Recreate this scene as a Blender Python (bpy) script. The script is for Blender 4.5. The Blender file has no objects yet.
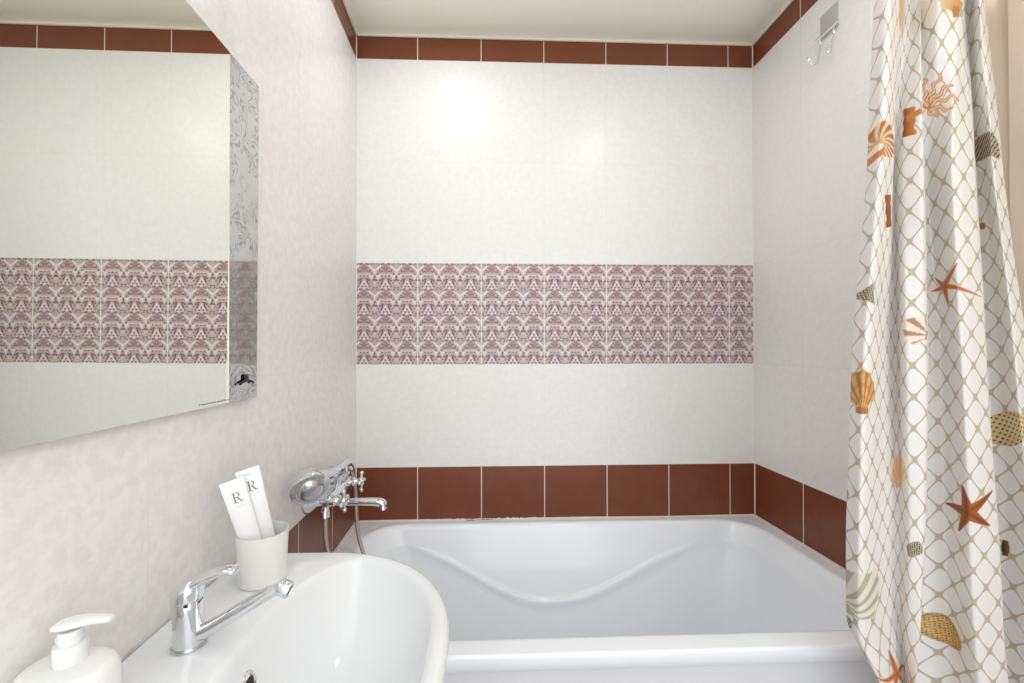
import bpy, math, random
import numpy as np
from mathutils import Vector, Matrix
PI = math.pi
SC = bpy.context.scene
COL = SC.collection
random.seed(7)

# ------------------------------------------------------------------ camera
W = 1.592            # room width (x), back wall at y = 0, left wall at x = 0
CEIL = 2.5
CAM = Vector((0.4897, -1.6266, 1.2617))
yaw, pitch, roll = 0.0358, 0.0065, -0.0012
F_ = Vector((math.sin(yaw)*math.cos(pitch), math.cos(yaw)*math.cos(pitch), math.sin(pitch)))
R_ = Vector((math.cos(yaw), -math.sin(yaw), 0)); U_ = R_.cross(F_)
R2 = R_*math.cos(roll) + U_*math.sin(roll); U2 = -R_*math.sin(roll) + U_*math.cos(roll)
cd = bpy.data.cameras.new('camera'); cam = bpy.data.objects.new('camera', cd); COL.objects.link(cam)
M = Matrix((R2, U2, -F_)).transposed().to_4x4(); M.translation = CAM
cam.matrix_world = M
cd.sensor_width = 36; cd.lens = 411.73/1024*36
cd.shift_x = (512-496.2)/1024; cd.shift_y = (346.17-341.5)/1024
cd.clip_start = 0.02
SC.camera = cam

# ------------------------------------------------------------------ world, lights, exposure
wd = bpy.data.worlds.new('world'); SC.world = wd; wd.use_nodes = True
bg = wd.node_tree.nodes['Background']
bg.inputs[0].default_value = (0.91, 0.955, 1.0, 1); bg.inputs[1].default_value = 2.35
vs = SC.view_settings
vs.view_transform = 'Standard'; vs.look = 'None'; vs.gamma = 1; vs.use_curve_mapping = False
vs.exposure = 0.0
def area(name, loc, sx, power, col=(.98, .99, 1.0), shape='DISK', sy=None, rot=(0, 0, 0)):
    l = bpy.data.lights.new(name, 'AREA'); l.shape = shape; l.size = sx
    if sy: l.size_y = sy
    l.energy = power; l.color = col
    o = bpy.data.objects.new(name, l); o.location = loc; o.rotation_euler = rot; COL.objects.link(o)
    return o
LIGHTS = [(.38, -.41), (1.16, -.85)]
for (x, y), p_ in zip(LIGHTS, (2.1, 3.4)):
    area('downlight_lamp', (x, y, CEIL-.012), .11, p_)
area('added_fill', (.8, -1.75, CEIL-.03), 1.3, 4.2, (.96, .985, 1.0), 'RECTANGLE', 1.0)  # unseen soft fill panel, added overhead behind the camera to even out the light

# ------------------------------------------------------------------ node helper
class NT:
    def __init__(s, name, **kw):
        s.m = bpy.data.materials.new(name); s.m.use_nodes = True
        s.t = s.m.node_tree; s.b = s.t.nodes['Principled BSDF']
        for k, v in kw.items(): s.set(k, v)
    def set(s, k, v):
        i = s.b.inputs[k.replace('_', ' ')]
        if isinstance(v, E): s.t.links.new(v.s, i)
        elif isinstance(v, bpy.types.NodeSocket): s.t.links.new(v, i)
        elif isinstance(v, tuple): i.default_value = (*v, 1) if len(v) == 3 and i.type == 'RGBA' else v
        else: i.default_value = v
    def node(s, t, **kw):
        n = s.t.nodes.new(t)
        for k, v in kw.items(): setattr(n, k, v)
        return n
    def link(s, a, b): s.t.links.new(a.s if isinstance(a, E) else a, b)
    def math(s, op, a, b=None, c=None):
        n = s.node('ShaderNodeMath', operation=op)
        for i, v in enumerate((a, b, c)):
            if v is None: continue
            if isinstance(v, E): s.t.links.new(v.s, n.inputs[i])
            else: n.inputs[i].default_value = v
        return E(s, n.outputs[0])
    def coords(s, kind='Object'):
        tc = s.node('ShaderNodeTexCoord'); sp = s.node('ShaderNodeSeparateXYZ')
        s.link(tc.outputs[kind], sp.inputs[0]); s.vec = tc.outputs[kind]
        return [E(s, sp.outputs[i]) for i in range(3)]
    def noise(s, scale, detail=3, rough=.5, dist=0, vec=None):
        n = s.node('ShaderNodeTexNoise'); n.inputs['Scale'].default_value = scale
        n.inputs['Detail'].default_value = detail; n.inputs['Roughness'].default_value = rough
        n.inputs['Distortion'].default_value = dist
        if vec is not None: s.link(vec, n.inputs['Vector'])
        elif hasattr(s, 'vec'): s.link(s.vec, n.inputs['Vector'])
        return E(s, n.outputs[0])
    def mix(s, f, a, b):
        n = s.node('ShaderNodeMix', data_type='RGBA')
        for v, i in ((f, 0), (a, 6), (b, 7)):
            if isinstance(v, E): s.t.links.new(v.s, n.inputs[i])
            elif isinstance(v, tuple): n.inputs[i].default_value = (*v, 1)
            else: n.inputs[i].default_value = v
        return E(s, n.outputs[2])
    def bump(s, h, strength=.3, dist=.002):
        n = s.node('ShaderNodeBump'); n.inputs['Strength'].default_value = strength
        n.inputs['Distance'].default_value = dist; s.link(h, n.inputs['Height'])
        s.link(n.outputs[0], s.b.inputs['Normal'])
    def below(s, v, w, soft):      # 1 where v < w, soft edge
        n = s.node('ShaderNodeMapRange', interpolation_type='SMOOTHSTEP')
        s.link(v, n.inputs[0]); n.inputs[1].default_value = w-soft; n.inputs[2].default_value = w+soft
        n.inputs[3].default_value = 1; n.inputs[4].default_value = 0
        return E(s, n.outputs[0])
class E:
    def __init__(s, n, sock): s.n = n; s.s = sock
    def __add__(s, o): return s.n.math('ADD', s, o)
    __radd__ = __add__
    def __sub__(s, o): return s.n.math('SUBTRACT', s, o)
    def __rsub__(s, o): return s.n.math('SUBTRACT', o, s)
    def __mul__(s, o): return s.n.math('MULTIPLY', s, o)
    __rmul__ = __mul__
    def __truediv__(s, o): return s.n.math('DIVIDE', s, o)
    def abs(s): return s.n.math('ABSOLUTE', s)
    def frac(s): return s.n.math('FRACT', s)
    def sqrt(s): return s.n.math('SQRT', s)
    def floor(s): return s.n.math('FLOOR', s)
    def max(s, o): return s.n.math('MAXIMUM', s, o)
    def min(s, o): return s.n.math('MINIMUM', s, o)
    def sin(s): return s.n.math('SINE', s)
def srgb(r, g, b):
    f = lambda c: (c/255/12.92) if c/255 <= .04045 else ((c/255+.055)/1.055)**2.4
    return (f(r), f(g), f(b))

def simple(name, col, rough=.4, metal=0, **kw):
    return NT(name, Base_Color=col, Roughness=rough, Metallic=metal, **kw).m

# ------------------------------------------------------------------ wall tiles
E0 = .2393
def decor(n, a, z):
    """damask pattern of the printed tile band; returns a colour"""
    u = (((a-E0)*12.0).frac()-.5).abs()              # 0 on the dotted column, .5 between
    v0 = ((1.6-z)*10.0)
    v = v0.frac()
    def seg(u1, v1, u2, v2, w, soft=.025):            # thick segment mask
        du, dv = u2-u1, (v2-v1)*1.19
        L2 = du*du+dv*dv
        pu = u-u1; pv = (v-v1)*1.19
        t = ((pu*du+pv*dv)*(1/L2)).max(0.).min(1.)
        dx = pu-t*du; dy = pv-t*dv
        return n.below((dx*dx+dy*dy).sqrt(), w, soft)
    def dot(u1, v1, r, soft=.025):
        pu = u-u1; pv = (v-v1)*1.19
        return n.below((pu*pu+pv*pv).sqrt(), r, soft)
    def tri(u1, v1, hw, hh):                          # triangle pointing down
        k = (v-(v1-hh))*(1/(2*hh))
        wv = (u-u1).abs()+k*hw
        return n.below(wv, hw, .02)*n.below((v-v1).abs(), hh, .02)
    base = srgb(184, 166, 167); lite = srgb(221, 212, 211); dark = srgb(104, 71, 79); tan = srgb(194, 176, 163)
    nz = n.noise(16, 1)
    c = n.mix(n.below(1.0-nz, .52, .1), base, srgb(188, 168, 163))
    def lay(c, col, *ms):
        m = ms[0]
        for k in ms[1:]: m = m.max(k)
        return n.mix(m, c, col)
    c = lay(c, srgb(160, 134, 133), tri(0, .2, -.24, .16) if False else seg(0, .1, 0, .3, .1, .05), seg(0, .3, .14, .33, .05))
    c = lay(c, tan, dot(.5, .86, .13, .05), seg(0, .43, .16, .43, .03))
    c = lay(c, dark, seg(.13, .70, .20, .84, .03), dot(.26, .93, .035), seg(.1, .64, .2, .66, .03), dot(.25, .7, .04), seg(.42, .70, .5, .66, .03), tri(.5, .575, .05, .06), dot(0, .52, .03), dot(.16, .52, .03),
            seg(.16, .34, .3, .36, .02), dot(.29, .1, .035), dot(.27, .29, .035), dot(.4, .05, .03), seg(.36, .42, .36, .48, .025), seg(.2, .08, .1, .02, .025),
            seg(.42, .98, .5, 1.02, .03), dot(.34, .8, .03), seg(.05, .25, .2, .18, .015))
    c = lay(c, lite, seg(0, .72, .16, .97, .045), seg(.06, -.01, .0, .03, .03), seg(.24, .12, .5, .33, .045), seg(.5, .3, .5, .42, .05), seg(.03, .48, .3, .45, .016),
            tri(.345, .585, .12, .1), seg(0, .97, .06, 1.0, .03), seg(.45, .78, .5, .82, .02))
    c = lay(c, dark, dot(0, .82, .04), dot(.095, .94, .04))
    return c

def wall_mat(name, axis, off, has_decor=False, corners=(), cloudy=.25):
    n = NT(name); co = n.coords(); a = co[axis]; z = co[2]
    jx = ((((a-off)*4.0+.5).frac()-.5).abs())*.25
    jz = (((((z-.8)*2.5)+.5).frac()-.5).abs())*.4
    j = jx.min(jz)
    for c in corners: j = j.min((a-c).abs()-.0015)
    grout = n.below(j, .0016, .0005)
    brown = n.below(z, .8, .0002).max(1.0-n.below(z, 2.4, .0002))
    cloud = n.noise(44, 4, .65, .3)
    fine = n.noise(140, 2, .5)
    cm = n.below(1.0-cloud, .5, .14)
    white = n.mix(cm, srgb(233, 232, 230), tuple(p+(q-p)*cloudy for p, q in zip(srgb(233, 232, 230), srgb(219, 212, 204))))
    white = n.mix(n.below(fine, .42, .1)*.35, white, srgb(236, 234, 230))
    fl = n.noise(260, 2, .6)
    bt = n.mix(n.noise(14, 2), srgb(110, 60, 40), srgb(128, 72, 48))
    bt = n.mix(n.below(1.0-fl, .38, .06)*.5, bt, srgb(150, 98, 78))
    col = n.mix(brown, white, bt)
    gcol = srgb(233, 222, 205)
    if has_decor:
        dm = n.below((z-1.4).abs(), .2, .0003)
        col = n.mix(dm, col, decor(n, a, z))
        gcol = n.mix(brown, srgb(230, 226, 220), srgb(236, 224, 208))
    else:
        gcol = n.mix(brown, srgb(228, 225, 219), srgb(236, 224, 208))
    col = n.mix(grout, col, gcol)
    n.set('Base_Color', col)
    n.set('Roughness', n.mix(grout, (.3, .3, .3), (.7, .7, .7)))
    n.set('Specular_IOR_Level', .3)
    h = cloud*(.25+.3*cloudy) + fine*.18 - grout*.4
    n.bump(h, .12, .002)
    return n.m

chrome = NT('chrome', Base_Color=srgb(226, 228, 232), Metallic=1.0, Roughness=.07).m
satin = NT('satin_chrome', Base_Color=srgb(205, 207, 210), Metallic=1.0, Roughness=.2).m
def _hose():
    n = NT('hose_metal', Base_Color=srgb(176, 168, 154), Metallic=.75, Roughness=.32)
    x, y, z = n.coords(); n.bump((z*1500.0).sin(), .5, .001); return n.m
hose_m = _hose()
acrylic = NT('white_acrylic', Base_Color=srgb(243, 246, 251), Roughness=.12, Specular_IOR_Level=.5).m
ceramic = NT('white_ceramic', Base_Color=srgb(233, 235, 238), Roughness=.06, Specular_IOR_Level=.55).m
plastic = NT('white_plastic', Base_Color=srgb(234, 234, 233), Roughness=.35).m
cupm = NT('cup_plastic', Base_Color=srgb(232, 230, 225), Roughness=.3).m
tubem = NT('tube_plastic', Base_Color=srgb(240, 240, 241), Roughness=.3).m
ink = NT('grey_ink', Base_Color=srgb(120, 118, 120), Roughness=.6).m
black = NT('black_plastic', Base_Color=srgb(22, 20, 20), Roughness=.35).m
dark_hole = NT('dark_hole', Base_Color=srgb(20, 24, 32), Roughness=.5).m
caulk_m = NT('white_sealant', Base_Color=srgb(233, 230, 228), Roughness=.5).m
grime = NT('brown_gap', Base_Color=srgb(70, 38, 30), Roughness=.7).m
mirror_m = NT('mirror_glass', Base_Color=(.86, .87, .815), Metallic=1.0, Roughness=.0).m
edge_m = NT('mirror_edge', Base_Color=srgb(205, 208, 200), Roughness=.15, Metallic=.4).m

# ------------------------------------------------------------------ mesh helpers
class MB:
    def __init__(s): s.v = []; s.f = []
    def add(s, vs, fs):
        o = len(s.v); s.v += [tuple(p) for p in vs]; s.f += [tuple(i+o for i in f) for f in fs]; return s
    def loft(s, loops, cap0=True, cap1=True, closed=True):
        o = len(s.v); n = len(loops[0])
        for L in loops: s.v += [tuple(p) for p in L]
        m = n if closed else n-1
        for k in range(len(loops)-1):
            a, b = o+k*n, o+(k+1)*n
            for i in range(m):
                j = (i+1) % n
                s.f.append((a+i, a+j, b+j, b+i))
        if cap0: s.f.append(tuple(o+i for i in reversed(range(n))))
        if cap1: s.f.append(tuple(o+(len(loops)-1)*n+i for i in range(n)))
        return s
    def lathe(s, prof, loc=(0, 0, 0), axis=(0, 0, 1), n=40, cap0=True, cap1=True):
        z = Vector(axis).normalized(); x = z.orthogonal().normalized(); y = z.cross(x); c = Vector(loc)
        loops = [[c+z*h+(x*math.cos(2*PI*i/n)+y*math.sin(2*PI*i/n))*r for i in range(n)] for r, h in prof]
        return s.loft(loops, cap0, cap1)
    def tube(s, pts, r, n=14, up=(0, 0, 1), cap=True):
        """r: number, or list of number / (side, up) half sizes"""
        P = [Vector(p) for p in pts]; loops = []; side = None
        for i, p in enumerate(P):
            t = (P[min(i+1, len(P)-1)]-P[max(i-1, 0)]).normalized()
            if side is None:
                side = t.cross(Vector(up))
                if side.length < 1e-4: side = t.cross(Vector((1, 0, 0)))
            side = (side-t*side.dot(t)).normalized(); u = side.cross(t)
            rr = r[i] if isinstance(r, (list, tuple)) else r
            ra, rb = rr if isinstance(rr, (list, tuple)) else (rr, rr)
            loops.append([p+side*math.cos(2*PI*k/n)*ra+u*math.sin(2*PI*k/n)*rb for k in range(n)])
        return s.loft(loops, cap, cap)
    def box(s, x0, x1, y0, y1, z0, z1):
        v = [(x, y, z) for x in (x0, x1) for y in (y0, y1) for z in (z0, z1)]
        return s.add(v, [(0, 1, 3, 2), (4, 6, 7, 5), (0, 4, 5, 1), (2, 3, 7, 6), (0, 2, 6, 4), (1, 5, 7, 3)])
    def sphere(s, c, r, n=16):
        c = Vector(c); r = r if isinstance(r, (list, tuple)) else (r, r, r)
        loops = []
        for k in range(1, n):
            th = PI*k/n
            loops.append([(c[0]+r[0]*math.sin(th)*math.cos(2*PI*i/(2*n)), c[1]+r[1]*math.sin(th)*math.sin(2*PI*i/(2*n)), c[2]-r[2]*math.cos(th)) for i in range(2*n)])
        return s.loft(loops)
def smooth_pts(pts, per=8):
    P = [Vector(p) for p in pts]; out = []
    for i in range(len(P)-1):
        a, b, c, d = P[max(i-1, 0)], P[i], P[i+1], P[min(i+2, len(P)-1)]
        for k in range(per):
            t = k/per
            out.append(.5*((2*b)+(c-a)*t+(2*a-5*b+4*c-d)*t*t+(3*b-a-3*c+d)*t**3))
    out.append(P[-1]); return out
def wloc(o):
    v = Vector(o.location)
    while o.parent: o = o.parent; v += Vector(o.location)
    return v
def obj(name, mb, mat, parent=None, origin=None, smooth=True, bevel=0, angle=40, label=None, normals=True):
    off = wloc(parent) if parent else Vector(origin or (0, 0, 0))
    me = bpy.data.meshes.new(name)
    me.from_pydata([(x-off.x, y-off.y, z-off.z) for x, y, z in mb.v], [], mb.f)
    if normals:
        import bmesh
        b = bmesh.new(); b.from_mesh(me); bmesh.ops.recalc_face_normals(b, faces=b.faces); b.to_mesh(me); b.free()
    for m in (mat if isinstance(mat, (list, tuple)) else [mat]): me.materials.append(m)
    o = bpy.data.objects.new(name, me); COL.objects.link(o)
    if parent: o.parent = parent
    else: o.location = off
    if smooth:
        for p in me.polygons: p.use_smooth = True
        me.set_sharp_from_angle(angle=math.radians(angle))
    if bevel:
        md = o.modifiers.new('bevel', 'BEVEL'); md.width = bevel; md.segments = 3; md.limit_method = 'ANGLE'; md.angle_limit = math.radians(35)
    if label: o['label'] = label
    return o
def thing(name, label, cat, loc, group=None):
    o = bpy.data.objects.new(name, None); COL.objects.link(o); o.location = loc; o.empty_display_size = .05
    return tag(o, label, cat, group)
def tag(o, label, cat, group=None):
    o['label'] = label; o['category'] = cat
    if group: o['group'] = group
    return o
def struct(name, mb, mat, label, smooth=False, bevel=0):
    o = obj(name, mb, mat, smooth=smooth, bevel=bevel); o['kind'] = 'structure'; o['label'] = label; o['category'] = name.split('_')[0]
    return o

# ------------------------------------------------------------------ setting
YF = -2.35
wm_back = wall_mat('tile_back', 0, E0, True, (0.0, W))
wm_left = wall_mat('tile_left', 1, -.0024, False, (0.0,), .5)
wm_right = wall_mat('tile_right', 1, 0.0, False, (0.0,))
struct('wall_back', MB().box(-.1, W+.1, 0, .1, 0, CEIL+.1), wm_back, 'white tiled back wall with a patterned band and two brown tile rows')
struct('wall_left', MB().box(-.1, 0, YF, 0, 0, CEIL+.1), wm_left, 'white mottled tile wall behind the mirror and washbasin')
struct('wall_right', MB().box(W, W+.1, -.72, 0, 0, CEIL+.1), wm_right, 'white tiled right wall with the chrome hook')
paint = NT('beige_paint', Base_Color=srgb(222, 206, 180), Roughness=.55)
paint.coords(); paint.bump(paint.noise(60, 3), .1, .001)
struct('wall_front_right', MB().box(W, W+.1, YF, -.72, 0, CEIL+.1), paint.m, 'beige painted wall behind the shower curtain')
frame_m = NT('pale_wood_trim', Base_Color=srgb(224, 208, 188), Roughness=.4).m
struct('trim_1', MB().box(W-.012, W, -.90, -.815, 0, CEIL), frame_m, 'pale vertical trim beside the curtain', bevel=.003)
def ceiling_mat():
    n = NT('satin_ceiling', Base_Color=srgb(244, 241, 229), Roughness=.22, Specular_IOR_Level=.35); return n.m
struct('ceiling', MB().box(-.1, W+.1, YF, .1, CEIL, CEIL+.05), ceiling_mat(), 'pale satin stretch ceiling')
def floor_mat():
    n = NT('floor_tile'); x, y, z = n.coords()
    j = ((((x*3.0+.5).frac()-.5).abs()).min((((y*3.0+.5).frac()-.5).abs())))*.333
    g = n.below(j, .002, .0006)
    n.set('Base_Color', n.mix(g, n.mix(n.noise(12), srgb(150, 146, 142), srgb(170, 166, 162)), srgb(200, 196, 190))); n.set('Roughness', .3)
    return n.m
struct('floor', MB().box(-.1, W+.1, YF, .1, -.05, 0), floor_mat(), 'brown floor tiles')
tm = NT('cream_moulding', Base_Color=srgb(235, 227, 210), Roughness=.4).m
h = .012
for i, (b, lb) in enumerate((((0, W, -.009, 0, CEIL-h, CEIL), 'back'), ((0, .009, YF, -.009, CEIL-h, CEIL), 'left'), ((W-.009, W, -.72, -.009, CEIL-h, CEIL), 'right'))):
    struct('trim_%d' % (i+2), MB().box(*b), tm, 'thin cream ceiling moulding along the %s wall' % lb, bevel=.003)

# ceiling lamps (their light is seen mirrored in the tiles)
glow = bpy.data.materials.new('lamp_glow'); glow.use_nodes = True
glow.node_tree.nodes['Principled BSDF'].inputs['Emission Color'].default_value = (1, .95, .88, 1)
glow.node_tree.nodes['Principled BSDF'].inputs['Emission Strength'].default_value = 4
for (x, y), lb in zip(LIGHTS, ('round recessed ceiling light over the left half of the bathtub', 'round recessed ceiling light over the right front of the bathtub')):
    t = thing('ceiling_light', lb, 'light', (x, y, CEIL), 'ceiling lights')
    obj('trim_ring', MB().lathe([(.042, 0), (.055, 0), (.055, -.006), (.042, -.009)], (x, y, CEIL), cap0=False, cap1=False), satin, t)
    obj('diffuser', MB().lathe([(.0415, -.002), (.0415, -.005)], (x, y, CEIL)), glow, t)

# ------------------------------------------------------------------ bathtub
def rr(x0, x1, y0, y1, r, nc=14, ns=44):
    """rounded rectangle, ccw from the right front corner; same count for every call"""
    pts = []
    cs = [((x1-r, y0+r), -PI/2), ((x1-r, y1-r), 0), ((x0+r, y1-r), PI/2), ((x0+r, y0+r), PI)]
    for k in range(4):
        (cx, cy), a0 = cs[k]
        for i in range(nc+1):
            a = a0+PI/2*i/nc; pts.append((cx+r*math.cos(a), cy+r*math.sin(a)))
        (dx, dy), a1 = cs[(k+1) % 4]
        e = pts[-1]; g = (dx+r*math.cos(a1), dy+r*math.sin(a1))
        for i in range(1, ns): pts.append((e[0]+(g[0]-e[0])*i/ns, e[1]+(g[1]-e[1])*i/ns))
    return pts
RIM = .590
tub = thing('bathtub', 'white acrylic bathtub with a wavy armrest line along the back wall', 'bathtub', (W/2, -.36, 0))
ox0, ox1, oy0, oy1 = .003, W-.003, -.722, -.003
ix0, ix1, iy0, iy1 = .075, W-.062, -.665, -.042
IR = .12
base = rr(ix0, ix1, iy0, iy1, IR)
def wave(x):
    h = .56 if x < .73 else .67
    t = max(-1, min(1, (x-.73)/h))
    return .5+.5*math.cos(PI*t)
def inner(level):
    """level: function(B) -> (inset, z, r) ; end insets follow with their own factor"""
    out = []
    for (bx, by) in base:
        B = wave(bx); ins, z, er, el = level(B)
        x0, x1, y0, y1 = ix0+el, ix1-er, iy0+ins, iy1-ins
        # map the point of the base rectangle to the inset one
        fx = (bx-ix0)/(ix1-ix0); fy = (by-iy0)/(iy1-iy0)
        out.append((x0+(x1-x0)*fx, y0+(y1-y0)*fy, z))
    return out
bead = lambda B: min(1, B*7)
zr = lambda B: .525-.17*B
ri = lambda B: .026+.066*B
L = []
L.append([(x, y, RIM-.036) for x, y in rr(ox0+.02, ox1-.02, oy0+.02, oy1-.02, .01)])
L.append([(x, y, RIM-.037) for x, y in rr(ox0+.004, ox1-.004, oy0+.004, oy1-.004, .012)])
L.append([(x, y, RIM-.034) for x, y in rr(ox0, ox1, oy0, oy1, .012)])
for a in (0, .25, .5, .75, 1):
    q = .007*(1-math.sin(a*PI/2)); w = .007*(1-math.cos(a*PI/2))
    L.append([(x, y, RIM-q) for x, y in rr(ox0+w, ox1-w, oy0+w, oy1-w, .014)])
L.append([(x, y, RIM) for x, y in rr(ix0-.012, ix1+.012, iy0-.012, iy1+.012, IR+.01)])
for a in (0, .2, .4, .6, .8, 1):   # soft roll into the bowl
    w = .022*math.sin(a*PI/2*.86)-.012; q = .024*(1-math.cos(a*PI/2*.86))
    L.append(inner(lambda B: (w, RIM-q, w, w)))
i0 = .022*math.sin(PI/2*.86)-.012; z0 = RIM-.024*(1-math.cos(PI/2*.86))
N1 = 22
for k in range(1, N1+1):
    t = k/N1
    L.append(inner(lambda B: (i0+(ri(B)-i0)*t, z0+(zr(B)-z0)*t, i0+(.026-i0)*t, i0+(.032-i0)*t)))
# bead of the armrest line
for s, up in ((.004, -.001), (.0085, -.005), (.0112, -.011), (.0122, -.019), (.0116, -.028), (.0105, -.037)):
    L.append(inner(lambda B: (ri(B)+s*bead(B)+.004*(1-bead(B))*-up/.037, zr(B)+up, .026-up*.25, .032-up*.3)))
zb = .20
for k in range(1, 9):
    t = k/8
    L.append(inner(lambda B: (ri(B)+.0105*bead(B)+.004*(1-bead(B))+(.17-ri(B))*t*.55, (zr(B)-.037)*(1-t)+zb*t, .0353+.09*t, .0431+.14*t)))
for s, d in ((.015, -.022), (.035, -.035), (.07, -.04)):
    L.append(inner(lambda B: (ri(B)+.0105*bead(B)+.004*(1-bead(B))+(.17-ri(B))*.55+s, zb+d, .1253+s, .1831+s)))
cx, cy = W/2, (iy0+iy1)/2
last = L[-1]
for k in (.6, .3, .05): L.append([(cx+(x-cx)*k, cy+(y-cy)*k, zb-.041) for x, y, z in last])
shell = obj('tub_shell', MB().loft(L, False, True), acrylic, tub, angle=60)
pm = MB()
pm.box(.006, W-.006, -.708, -.690, .0, RIM-.036)
obj('front_panel', pm, NT('panel_plastic', Base_Color=srgb(222, 223, 228), Roughness=.25).m, tub, smooth=False, bevel=.003)
dr = obj('drain', MB().lathe([(.034, 0), (.034, .003), (.024, .005), (.022, .002)], (.42, -.35, zb-.041)), chrome, tub)

# sealant along the back of the tub, brushed unevenly onto the tiles
xs = np.linspace(.004, W-.004, 420); rng = np.random.RandomState(3)
top = []; zz = 0
for x in xs:
    k = math.exp(-((x-.56)/.22)**2)
    zz = .6*zz+.4*rng.rand()
    top.append(RIM+.0035+.001*math.sin(x*9)+k*(.011*max(0, zz-.38)))
mb = MB(); lo = [(x, -.0005, RIM+.0003) for x in xs]
l1 = [(x, -.0002, t) for x, t in zip(xs, top)]
l2 = [(x, -.0022, min(t-.0012, RIM+.004)) for x, t in zip(xs, top)]
l3 = [(x, -.0125, RIM+.0003) for x in xs]
mb.loft([lo, l1, l2, l3], False, False, closed=False)
mb.box(.0004, .011, -.70, -.004, RIM+.0002, RIM+.0035); mb.box(W-.011, W-.0004, -.70, -.004, RIM+.0002, RIM+.0035)
sl = obj('sealant_bead', mb, caulk_m, origin=(W/2, 0, RIM)); tag(sl, 'white sealant bead smeared between bathtub rim and brown tiles', 'sealant')
g = MB()
for x0, x1, zc, t in ((.425, .47, .5915, .0013), (.475, .525, .5935, .001), (.50, .54, .5955, .0008)):
    P = [(x0+(x1-x0)*i/8, -.0094+.002*(.0 if t > .001 else 1), RIM+.0014+.0003*math.sin(i*2)+(zc-.5915)*.35) for i in range(9)]
    g.tube(P, [max(.0003, t*math.sin(PI*(i+.4)/8.8)) for i in range(9)], 6)
obj('dark_gap', g, grime, sl)

# ------------------------------------------------------------------ washbasin
ZS = .843
SX, SY = .283, -1.04
sink = thing('washbasin', 'white ceramic washbasin mounted on the left wall in front of the bathtub', 'washbasin', (0, SY, ZS-.19))
HY = .283
def outer_pts():
    P = [(.002, -HY), (.06, -HY), (.12, -HY)]
    n = 90
    for i in range(n+1):
        a = -PI/2+PI*i/n
        e = 2/2.25
        P.append((.16+.282*abs(math.cos(a))**e, HY*math.copysign(abs(math.sin(a))**e, math.sin(a))))
    P += [(.12, HY), (.06, HY), (.002, HY)]
    return P
OP = outer_pts()
def ray_outer(a):
    dx, dy = math.cos(a), math.sin(a); o = (SX, 0); best = 9
    n = len(OP)
    for i in range(n):
        p, q = OP[i], OP[(i+1) % n]
        ex, ey = q[0]-p[0], q[1]-p[1]
        den = dx*ey-dy*ex
        if abs(den) < 1e-9: continue
        t = ((p[0]-o[0])*ey-(p[1]-o[1])*ex)/den; s = ((p[0]-o[0])*dy-(p[1]-o[1])*dx)/den
        if t > 0 and -1e-6 <= s <= 1+1e-6: best = min(best, t)
    return best
angs = sorted([2*PI*i/240 for i in range(240)]+[math.atan2(s*HY, .002-SX) % (2*PI) for s in (1, -1)])
RO = [ray_outer(a) for a in angs]
def bowl_r(a):
    e = 2.25; c, s = abs(math.cos(a)), abs(math.sin(a))
    return ((c/.137)**e+(s/.258)**e)**(-1/e)
RB = [min(bowl_r(a), o-.021) for a, o in zip(angs, RO)]
def ring(rs, z): return [(SX+r*math.cos(a), SY+r*math.sin(a), (z(i) if callable(z) else z)) for i, (a, r) in enumerate(zip(angs, rs))]
def clampx(Lp): return [(max(x, .002), y, z) for x, y, z in Lp]
SL = []
cxu = .2
def under(k, z): return [(.002+(max(x, .002)-.002)*(1-(1-k)*.75) if x < .05 else cxu+(x-cxu)*k if x > cxu else .002+(x-.002)*1.0, SY+(y-SY)*k, z) for x, y, _ in ring(RO, 0)]
SL.append(clampx(under(.35, ZS-.19))); SL.append(clampx(under(.6, ZS-.175))); SL.append(clampx(under(.82, ZS-.13))); SL.append(clampx(under(.93, ZS-.075)))
SL.append(clampx(under(.975, ZS-.035)))
for a in (0, .33, .66, 1):
    w = .009*(1-math.cos(a*PI/2)); q = .012*(1-math.sin(a*PI/2))
    SL.append(clampx(ring([r-w for r in RO], ZS-q)))
SL.append(clampx(ring([o-.009-(o-.009-b-.006)*.5 for o, b in zip(RO, RB)], ZS)))
SL.append(clampx(ring([b+.006 for b in RB], ZS)))
for a in (.25, .5, .75, 1):
    w = .006-.014*math.sin(a*PI/2*.8); q = .012*(1-math.cos(a*PI/2*.8))
    SL.append(ring([b+w for b in RB], ZS-q))
q0 = .012*(1-math.cos(PI/2*.8)); w0 = .006-.014*math.sin(PI/2*.8)
def bowl_z(k): return ZS-q0-(.148-q0)*(1-k**2.6)
for k in (.97, .93, .88, .82, .74, .65, .55, .44, .33, .22, .12): SL.append(ring([(b+w0)*k for b in RB], bowl_z(k)))
obj('basin', MB().loft(SL, True, True), ceramic, sink, angle=60)
# overflow
kk = .9; oxp = SX-(RB[120]+w0)*kk; ozp = bowl_z(kk); nx, nz = .85, .53
axv = Vector((nx, 0, nz)).normalized()
obj('overflow_ring', MB().lathe([(.0075, -.001), (.0115, .0005), (.0125, .002), (.0105, .0032), (.0078, .002), (.0072, -.001)], Vector((oxp, SY, ozp)), axv, 28, False, False), chrome, sink, label='chrome overflow ring')
obj('overflow_hole', MB().lathe([(.0074, -.002), (.0074, .0006)], Vector((oxp, SY, ozp)), axv, 24), dark_hole, sink)
obj('drain', MB().lathe([(.022, 0), (.022, .002), (.014, .003), (.010, .001)], (SX, SY, ZS-.148+.0005)), chrome, sink, label='chrome drain')

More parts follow.
